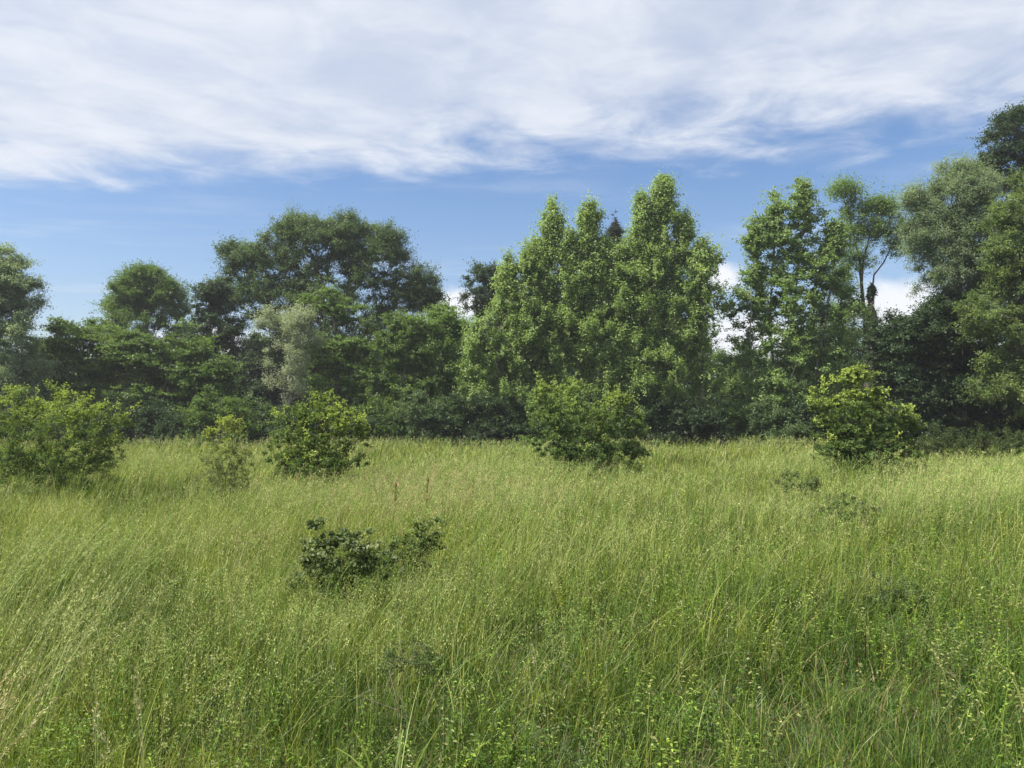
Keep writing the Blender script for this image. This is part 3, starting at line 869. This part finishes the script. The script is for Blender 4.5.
# undergrowth along the edge
us = [(-30, 372, 36), (28, 385, 30), (78, 396, 32), (125, 392, 28), (172, 398, 30), (222, 388, 34), (262, 396, 26), (300, 402, 28), (345, 398, 30), (386, 394, 28), (428, 392, 30), (470, 388, 32),
      (512, 394, 30), (556, 388, 34), (606, 392, 30), (652, 386, 34), (700, 392, 28), (738, 404, 24), (775, 400, 28), (822, 396, 28), (868, 392, 28), (912, 400, 30), (952, 404, 30), (995, 388, 34), (1045, 380, 40)]
names = ['at the far left edge', 'under the grey-green tree at the left', 'behind the large left meadow shrub', 'right of the large left meadow shrub', 'under the layered dark tree', 'behind the smallest meadow shrub',
         'left of the silver willow trunk', 'under the silver willow', 'right behind the second meadow shrub', 'under the bare upright stems', 'below the dip in the treeline', 'left of the first poplar',
         'under the leftmost poplar', 'left behind the middle meadow shrub', 'straight behind the middle meadow shrub', 'under the tallest poplar', 'at the end of the poplar row', 'low in the bright gap',
         'under the airy maple', 'left behind the yellow-topped right shrub', 'straight behind the yellow-topped right shrub', 'right of the yellow-topped right shrub', 'at the foot of the dark thicket', 'under the olive green tree', 'at the far right edge']
for i, ((x, top, hw), nm) in enumerate(zip(us, names)):
    D = 41.6 + 0.7 * math.sin(i * 2.3) - (4.0 if x > 880 else 0)
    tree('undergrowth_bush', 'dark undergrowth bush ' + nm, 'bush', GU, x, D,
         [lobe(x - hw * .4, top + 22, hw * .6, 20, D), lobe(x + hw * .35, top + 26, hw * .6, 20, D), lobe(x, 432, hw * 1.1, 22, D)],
         (DARK, DARK, OAK, MID)[(i * 7) % 4] if x < 880 else DARK, seed=100 + i, rc=0.5, dens=1.7, nleaf=170, leaf=(0.13, 0.08), trunk_r=0.06, n_limb=0, lo=0.1)  # mostly dark palettes, with the shade under the trees put into leaf colour

# ------------------------------------------------------------------ shrubs in the meadow
GS = 'young shrubs growing in the meadow'


def fan(x, ybase, D, tops, bend=0.35, seed=0):
    """stems fanning out from one root"""
    rng = np.random.default_rng(seed)
    b = at(x, ybase, D)
    b[2] = gz(b[0], b[1])
    res = []
    for i, (tx, ty, dd) in enumerate(tops):
        e = at(tx, ty, D + dd)
        mid = b + (e - b) * 0.5 + np.array([(b[0] - e[0]) * bend * 0.5, 0, 0.12])
        p = [b + rng.normal(size=3) * np.array([.05, .05, 0])]
        for t in (0.25, 0.5, 0.75, 1.0):
            p.append((1 - t) ** 2 * b + 2 * t * (1 - t) * mid + t * t * e + rng.normal(size=3) * 0.015)
        st = dict(pts=p)
        if i: st['from'] = 0
        res.append(st)
    return res


BL = ((0.060, 0.105, 0.032), (0.140, 0.205, 0.065))
YG = (0.30, 0.38, 0.095)
tree('wide_shrub', 'widest meadow shrub, dark below with spiky yellow-green shoots, at the left edge', 'shrub', GS, 45, 15.5,
     [lobe(52, 425, 60, 34, 15.5), lobe(10, 430, 50, 34, 15.5), lobe(90, 440, 34, 30, 15.5), lobe(40, 400, 40, 16, 15.5), lobe(88, 408, 28, 14, 15.5), lobe(118, 420, 14, 10, 15.5, 0.7), lobe(-25, 420, 34, 34, 15.5),
      lobe(70, 466, 52, 24, 15.5), lobe(5, 466, 54, 26, 15.5), lobe(110, 455, 22, 22, 15.5, 0.8), lobe(40, 466, 78, 14, 15.5, 1.6), lobe(40, 484, 74, 14, 15.5, 1.8)],
     BL, seed=201, rc=0.19, dens=11, nleaf=80, leaf=(0.054, 0.022), flat=0.8, up=0.9, mat=M_BUSH, bark=M_TWIG, trunk_r=0.035, n_limb=10, shoots=90, tipcol=YG, sprig=0.45,
     stems=fan(45, 470, 15.5, [(52, 385, 0), (10, 395, .2), (95, 405, -.2), (125, 418, 0), (-25, 400, .3), (30, 392, -.4), (75, 392, .4), (60, 420, -.6), (0, 425, -.5)], seed=1), path_w=0.2)
tree('leafy_shrub', 'rounded shrub with bright yellow-green top, left of the middle and right of the smallest shrub', 'shrub', GS, 318, 15.8,
     [lobe(318, 432, 44, 28, 15.8), lobe(345, 420, 24, 18, 15.8), lobe(295, 425, 26, 22, 15.8), lobe(325, 406, 22, 12, 15.8), lobe(362, 434, 12, 16, 15.8, 0.8), lobe(315, 458, 42, 20, 15.8), lobe(318, 462, 52, 13, 15.8, 1.8), lobe(318, 478, 48, 12, 15.8, 1.8), lobe(278, 450, 18, 20, 15.8, .8)],
     BL, seed=203, rc=0.19, dens=14, nleaf=80, leaf=(0.062, 0.029), flat=0.7, up=0.9, mat=M_BUSH, bark=M_TWIG, trunk_r=0.03, n_limb=7, shoots=44, tipcol=(0.34, 0.42, 0.11), sprig=0.4,
     stems=fan(318, 470, 15.8, [(322, 402, 0), (295, 415, .2), (345, 412, -.2), (368, 430, 0), (275, 432, 0), (318, 425, -.5)], seed=2), path_w=0.2)
tree('sparse_shrub', 'smallest and thinnest meadow shrub with grey-brown twigs', 'shrub', GS, 226, 12.8,
     [lobe(225, 462, 26, 20, 12.8, 1.8), lobe(230, 428, 13, 10, 12.8, 2.2), lobe(228, 446, 16, 14, 12.8, 1.2), lobe(207, 434, 7, 4, 12.8, 1.0), lobe(222, 480, 28, 16, 12.8, 2), lobe(245, 458, 12.8, 12.8, 12.8, 0.7)],
     ((0.095, 0.13, 0.055), (0.17, 0.19, 0.10)), seed=205, rc=0.11, dens=30, nleaf=30, leaf=(0.045, 0.016), flat=1.0, up=0.9, mat=M_BUSH, bark=M_TWIG, trunk_r=0.014, n_limb=5,
     shoots=6, tipcol=(0.36, 0.44, 0.10), sprig=0.5, stems=fan(225, 490, 12.8, [(232, 430, 0), (207, 434, .1), (245, 452, 0), (215, 455, -.2)], seed=3), path_w=0.2)
tree('leafy_shrub', 'shrub in the middle of the meadow with upswept shoots on its left side', 'shrub', GS, 588, 21.5,
     [lobe(585, 425, 42, 28, 21.5), lobe(555, 405, 24, 21.5, 21.5), lobe(545, 392, 12, 8, 21.5, 0.8), lobe(578, 392, 20, 12, 21.5), lobe(612, 412, 26, 14, 21.5), lobe(632, 430, 21.5, 14, 21.5), lobe(590, 448, 46, 16, 21.5), lobe(620, 402, 14, 8, 21.5, 0.8), lobe(590, 452, 58, 12, 21.5, 1.8), lobe(590, 466, 56, 10, 21.5, 1.8), lobe(552, 440, 22, 16, 21.5), lobe(636, 450, 16, 10, 21.5)],
     ((0.060, 0.108, 0.034), (0.14, 0.205, 0.070)), seed=207, rc=0.22, dens=11, nleaf=80, leaf=(0.078, 0.036), flat=0.75, up=0.9, mat=M_BUSH, bark=M_TWIG, trunk_r=0.035, n_limb=8, shoots=60,
     tipcol=(0.28, 0.36, 0.11), sprig=0.42, stems=fan(588, 458, 21.5, [(545, 388, 0), (575, 388, .2), (560, 400, -.3), (612, 402, .2), (640, 425, 0), (590, 405, -.5), (535, 412, .2)], seed=4), path_w=0.2)
tree('leafy_shrub', 'tallest meadow shrub with a domed bright yellow-green top, on the right', 'shrub', GS, 862, 20.5,
     [lobe(855, 425, 38, 32, 20.5), lobe(850, 390, 28, 20, 20.5), lobe(858, 376, 16, 9, 20.5), lobe(885, 412, 24, 20, 20.5), lobe(908, 425, 14, 10, 20.5, 0.9), lobe(822, 400, 16, 12, 20.5, 0.9), lobe(872, 445, 42, 20, 20.5), lobe(832, 440, 22, 22, 20.5), lobe(866, 453, 56, 13, 20.5, 1.8), lobe(868, 468, 52, 11, 20.5, 1.8), lobe(902, 450, 18, 16, 20.5)],
     BL, seed=209, rc=0.22, dens=12, nleaf=80, leaf=(0.084, 0.042), flat=0.62, up=0.9, mat=M_BUSH, bark=M_TWIG, trunk_r=0.035, n_limb=8, shoots=44, tipcol=(0.38, 0.46, 0.12), sprig=0.4,
     stems=fan(862, 463, 20.5, [(856, 372, 0), (835, 388, .2), (815, 402, 0), (880, 395, -.2), (905, 420, 0), (860, 410, -.5), (885, 415, .5)], seed=5), path_w=0.2)
WL = 'dark leafy weed clumps low in the grass'
tree('bramble_clump', 'dark bramble clump with sunlit leaves painted pale, left of the centre foreground', 'bramble', WL, 338, 6.4,
     [lobe(335, 555, 34, 24, 6.4, 0.8), lobe(318, 560, 20, 24, 6.4), lobe(360, 560, 20, 24, 6.4), lobe(318, 526, 9, 7, 6.4, 0.6), lobe(340, 575, 30, 20, 6.4), lobe(372, 565, 20, 18, 6.4, 0.7), lobe(350, 540, 34, 14, 6.4, 0.6), lobe(388, 572, 22, 14, 6.4, 0.5), lobe(300, 585, 22, 16, 6.4, 0.5), lobe(330, 595, 40, 12, 6.4, 0.6)],
     ((0.038, 0.068, 0.020), (0.11, 0.16, 0.06)), seed=211, rc=0.07, dens=115, nleaf=28, leaf=(0.038, 0.022), flat=0.8, mat=M_BUSH, bark=M_TWIG, trunk_r=0.010, n_limb=4, tipcol=(0.30, 0.34, 0.20), sprig=0.5,  # pale tip colour stands in for sunlit specks on the leaves
     stems=fan(338, 598, 6.4, [(320, 530, 0), (345, 525, .1), (365, 545, 0), (310, 560, -.1)], seed=6), path_w=0.2)
tree('bramble_clump', 'smaller dark bramble clump with a long shoot pointing up to the right', 'bramble', WL, 412, 7.4,
     [lobe(408, 545, 18, 16, 7.4), lobe(424, 532, 16, 13, 7.4, 1.3), lobe(395, 560, 22, 16, 7.4), lobe(418, 556, 20, 14, 7.4), lobe(434, 522, 6, 6, 7.4, 0.4), lobe(428, 545, 18, 12, 7.4), lobe(400, 572, 30, 12, 7.4, 0.8)],
     ((0.038, 0.068, 0.020), (0.09, 0.14, 0.05)), seed=213, rc=0.07, dens=115, nleaf=20, leaf=(0.038, 0.022), flat=0.8, mat=M_BUSH, bark=M_TWIG, trunk_r=0.010, n_limb=3, tipcol=(0.2, 0.26, 0.10), sprig=0.5,
     stems=fan(410, 580, 7.4, [(440, 512, 0), (405, 535, .1), (392, 552, 0), (448, 505, 0)], seed=7), path_w=0.2)
for (x, y, D, r_, lb, sdd) in ((893, 590, 6.2, 32, 'low grey-green weed clump in the right foreground', 215), (850, 508, 10.5, 30, 'brownish weed clump below the tallest shrub', 217),
                              (800, 480, 14, 22, 'small dark weed clump left below the tallest shrub', 219), (410, 655, 4.0, 26, 'dark weed tuft in the centre foreground', 221)):
    tree('weed_clump', lb, 'weeds', WL, x, D, [lobe(x, y, r_, r_ * .55, D), lobe(x + r_ * .6, y + r_ * .4, r_ * .6, r_ * .5, D), lobe(x - r_ * .6, y + r_ * .35, r_ * .6, r_ * .45, D)],
         ((0.060, 0.100, 0.036), (0.17, 0.21, 0.10)), seed=sdd, rc=0.055 * D / 7, dens=95 * (7 / D) ** 2, nleaf=34, leaf=(0.026 * D / 6.5, 0.011 * D / 6.5), flat=0.8, mat=M_BUSH, bark=M_TWIG, trunk_r=0.003,
         n_limb=0, sprig=0.6, path_w=0.2)
for (cx, D0, hw, lb, sdd) in ((940, 27, 26, 'tangled low weeds right of the tallest shrub', 231), (985, 26, 28, 'tangled low weeds in front of the olive green tree', 233), (1035, 25, 34, 'tangled low weeds at the right edge of the meadow', 235)):
    tree('weed_thicket', lb, 'weeds', WL, cx, D0, [lobe(cx, 440, hw, 12, D0), lobe(cx - hw * .5, 450, hw * .7, 10, D0), lobe(cx + hw * .5, 448, hw * .7, 11, D0)],
         ((0.040, 0.070, 0.026), (0.10, 0.13, 0.055)), seed=sdd, rc=0.22, dens=9, nleaf=70, leaf=(0.08, 0.028), flat=1.0, up=1.2, mat=M_BUSH, bark=M_TWIG, trunk_r=0.02, n_limb=0, sprig=0.5, path_w=0.2)


# ------------------------------------------------------------------ single stalks and tufts that stand out of the meadow
def stalk_tuft(name, label, cat, x, y_foot, D, n, h, spread, ang, lean, width, col, seed, seedhead=True, group='pale stalks standing out of the meadow grass', ang_sd=0.3):
    rng = np.random.default_rng(seed)
    b = at(x, y_foot, D)
    b[2] = gz(b[0], b[1])
    root = empty(name, b)
    tag(root, label, cat, group)
    xy = b[None, :2] + rng.normal(size=(n, 2)) * spread
    hh = h * rng.uniform(0.8, 1.15, n)
    c = np.array(col)[None] * (1 + 0.12 * rng.normal(size=(n, 1)))
    V, Q, CC, cen, ld = blades(rng, xy, hh, rng.normal(ang, ang_sd, n), np.abs(rng.normal(lean, 0.12, n)), width * rng.uniform(0.7, 1.3, n), 9, c * 0.85, c, 3.0, 0.35)
    single = n <= 14
    kids = []
    if single:
        vp, qp = len(V) // n, len(Q) // n
        for i in range(n):
            kids.append(make_mesh('stalk' if seedhead else 'leaf', V[i * vp:(i + 1) * vp] - b, Q[:qp], CC[i * vp:(i + 1) * vp], M_SEED if seedhead else M_GRASS, root))
    else:
        make_mesh('stalks', V - b, Q, CC, M_SEED if seedhead else M_GRASS, root)
    if seedhead:
        k = 40
        t = rng.uniform(0.76, 1.02, (n, k))
        i0 = np.minimum((t * 9).astype(int), 8); fr = (t * 9 - i0)[..., None]
        ar = np.arange(n)[:, None]
        p = cen[ar, i0] * (1 - fr) + cen[ar, i0 + 1] * fr
        td = unit((cen[:, -1] - cen[:, -2])[:, None] * 14 + rng.normal(size=(n, k, 3)) * 0.45)
        L = 0.016 * rng.uniform(0.7, 1.3, (n, k, 1))
        sdv = unit(np.cross(td, rng.normal(size=(n, k, 3))))
        p = p + sdv * 0.006
        V = np.stack([p, p + td * L * .5 - sdv * .0022, p + td * L, p + td * L * .5 + sdv * .0022], 2).reshape(-1, 3)
        cc = np.repeat(np.repeat(c, k, 0) * rng.uniform(0.85, 1.25, (n * k, 1)), 4, 0)
        if single:
            for i in range(n):
                make_mesh('seed_head', V[i * k * 4:(i + 1) * k * 4] - b, np.arange(k * 4).reshape(-1, 4), cc[i * k * 4:(i + 1) * k * 4], M_SEED, kids[i])
        else:
            make_mesh('seed_heads', V - b, np.arange(n * k * 4).reshape(-1, 4), cc, M_SEED, root)


ST = (0.50, 0.46, 0.24)
stalk_tuft('straw_tuft', 'pale yellow straw leaning right at the lower left edge of the picture', 'straw', -40, 800, 2.9, 14, 0.72, 0.03, 0.35, 0.30, 0.004, (0.36, 0.34, 0.17), 301, ang_sd=0.2)
stalk_tuft('grass_tuft', 'tall pale green arching grass tuft at the left edge, above the straw', 'grass', -30, 640, 4.6, 60, 1.0, 0.16, 0.25, 0.34, 0.006, (0.27, 0.33, 0.12), 302, ang_sd=0.35)
stalk_tuft('grass_tuft', 'pale arching grass tuft between the left edge and the bramble', 'grass', 70, 620, 5.4, 50, 0.98, 0.2, 0.2, 0.36, 0.006, (0.25, 0.32, 0.11), 303, ang_sd=0.4)
stalk_tuft('grass_tuft', 'tallest pale blades in the lower left corner, above the straw', 'grass', 10, 760, 3.6, 40, 0.9, 0.12, 0.35, 0.34, 0.005, (0.32, 0.36, 0.15), 311, ang_sd=0.3)
stalk_tuft('straw_stalk', 'upright pale straw stalk, leftmost of the three at lower left', 'straw', 98, 800, 3.1, 2, 0.62, 0.008, 2.4, 0.05, 0.005, (0.36, 0.36, 0.18), 304)
stalk_tuft('straw_stalk', 'pale straw stalk tilted left, middle of the three at lower left', 'straw', 130, 800, 2.9, 2, 0.58, 0.008, 3.0, 0.22, 0.005, (0.36, 0.36, 0.18), 305)
stalk_tuft('straw_stalk', 'pale straw stalk tilted left, rightmost of the three at lower left', 'straw', 148, 800, 3.0, 2, 0.64, 0.008, 3.0, 0.16, 0.005, (0.36, 0.36, 0.18), 306)
stalk_tuft('broad_grass', 'broad-leaved pale grass blades at lower left of centre', 'grass', 392, 800, 2.9, 7, 0.62, 0.012, 0.5, 0.45, 0.015, (0.30, 0.38, 0.13), 307, seedhead=False, ang_sd=2.2)
stalk_tuft('broad_grass', 'broad-leaved bright green grass tuft at the bottom right of centre', 'grass', 706, 800, 2.7, 9, 0.50, 0.02, 0.5, 0.4, 0.014, (0.20, 0.34, 0.07), 308, seedhead=False, ang_sd=2.2)
stalk_tuft('broad_grass', 'small broad-leaved green tuft at the bottom left', 'grass', 185, 800, 2.6, 9, 0.44, 0.02, 0.5, 0.4, 0.013, (0.19, 0.33, 0.07), 309, seedhead=False, ang_sd=2.2)
stalk_tuft('broad_grass', 'broad-leaved tuft among dark gaps at the bottom middle', 'grass', 560, 800, 2.6, 10, 0.46, 0.02, 0.5, 0.35, 0.014, (0.17, 0.31, 0.06), 310, seedhead=False, ang_sd=2.2)
for (x, y, D, h, lb, sdd) in ((392, 560, 10.6, 0.86, 'reddish brown dock stem, left one of the pair behind the bramble', 321), (424, 560, 10.9, 0.92, 'reddish brown dock stem, right one of the pair behind the bramble', 322),
                             (470, 545, 12.0, 0.86, 'faint reddish dock stem right of the pair', 323)):
    rng = np.random.default_rng(sdd)
    b = at(x, y, D); b[2] = gz(b[0], b[1])
    root = empty('dock_plant', b)
    tag(root, lb, 'dock', 'dock stems behind the bramble')
    V, Q = tubes([(np.array([0, 0, 0]), np.array([.02, 0, h * .5]), .006, .005), (np.array([.02, 0, h * .5]), np.array([.05, 0, h]), .005, .003)], 6)
    make_mesh('stem', V, Q, np.tile([[0.16, 0.09, 0.05]], (len(V), 1)), M_SEED, root, True)
    n = 260
    t = rng.uniform(0.55, 1.0, n)
    p = np.stack([.02 + .03 * (t - .5) * 2, 0 * t, h * t], 1) + rng.normal(size=(n, 3)) * (0.022 * (1.2 - t))[:, None]
    V, Q, CC = leaves(rng, p, unit(rng.normal(size=(n, 3))), 0.018, 0.012, np.array([[0.24, 0.12, 0.07]]) * rng.uniform(0.6, 1.3, (n, 1)))
    make_mesh('seed_spike', V, Q, CC, M_SEED, root)


# grass stems growing up through and in front of the weed clumps and shrub feet
Gx = np.random.default_rng(555)
bag = Bag()
for (x, D, hw, n, hh, wd_) in ((338, 6.0, 44, 120, 0.72, 0.005), (410, 6.9, 40, 90, 0.70, 0.0055), (318, 15.2, 60, 420, 0.95, 0.011), (45, 14.8, 95, 600, 1.0, 0.011),
                             (588, 20.8, 66, 420, 0.95, 0.014), (862, 19.8, 66, 420, 1.0, 0.014), (226, 12.5, 36, 160, 0.85, 0.009)):
    xx = ((x + Gx.uniform(-hw, hw, n)) - 512) / FPX * D
    xy = np.stack([xx, D + Gx.normal(size=n) * 0.02 * D], 1)
    c = np.array([0.16, 0.22, 0.05]) * Gx.uniform(0.6, 1.6, (n, 1))
    V, Q, CC, cen, ld = blades(Gx, xy, hh * Gx.uniform(0.4, 1.1, n), Gx.normal(0.2, 1.0, n), np.abs(Gx.normal(0.35, 0.2, n)), wd_ * Gx.uniform(0.6, 1.3, n), 4, c, c * 1.15)
    bag.add(V, Q, CC)
tag(bag.out('rank_grass', M_GRASS), 'rank grass growing up round the feet of the shrubs and brambles', 'grass', kind='stuff')

# ------------------------------------------------------------------ thin scattering volume, added to imitate lens veil and lift the darks
hb = 60
V = np.array([[-90, -14, -1.2], [90, -14, -1.2], [90, 95, -1.2], [-90, 95, -1.2], [-90, -14, 22], [90, -14, 22], [90, 95, 22], [-90, 95, 22]], float)
hm = bpy.data.materials.new('added_lens_veil')
hm.use_nodes = True
hm.node_tree.nodes.clear()
hn = NB(hm.node_tree)
pv = hn.node('ShaderNodeVolumePrincipled')
pv.inputs['Color'].default_value = (0.86, 0.92, 1.0, 1)
pv.inputs['Density'].default_value = 0.00055
pv.inputs['Anisotropy'].default_value = 0.3
ho = hn.node('ShaderNodeOutputMaterial')
hm.node_tree.links.new(pv.outputs[0], ho.inputs['Volume'])
tag(make_mesh('haze', V, np.array([[0, 3, 2, 1], [4, 5, 6, 7], [0, 1, 5, 4], [1, 2, 6, 5], [2, 3, 7, 6], [3, 0, 4, 7]]), None, hm), kind='stuff')
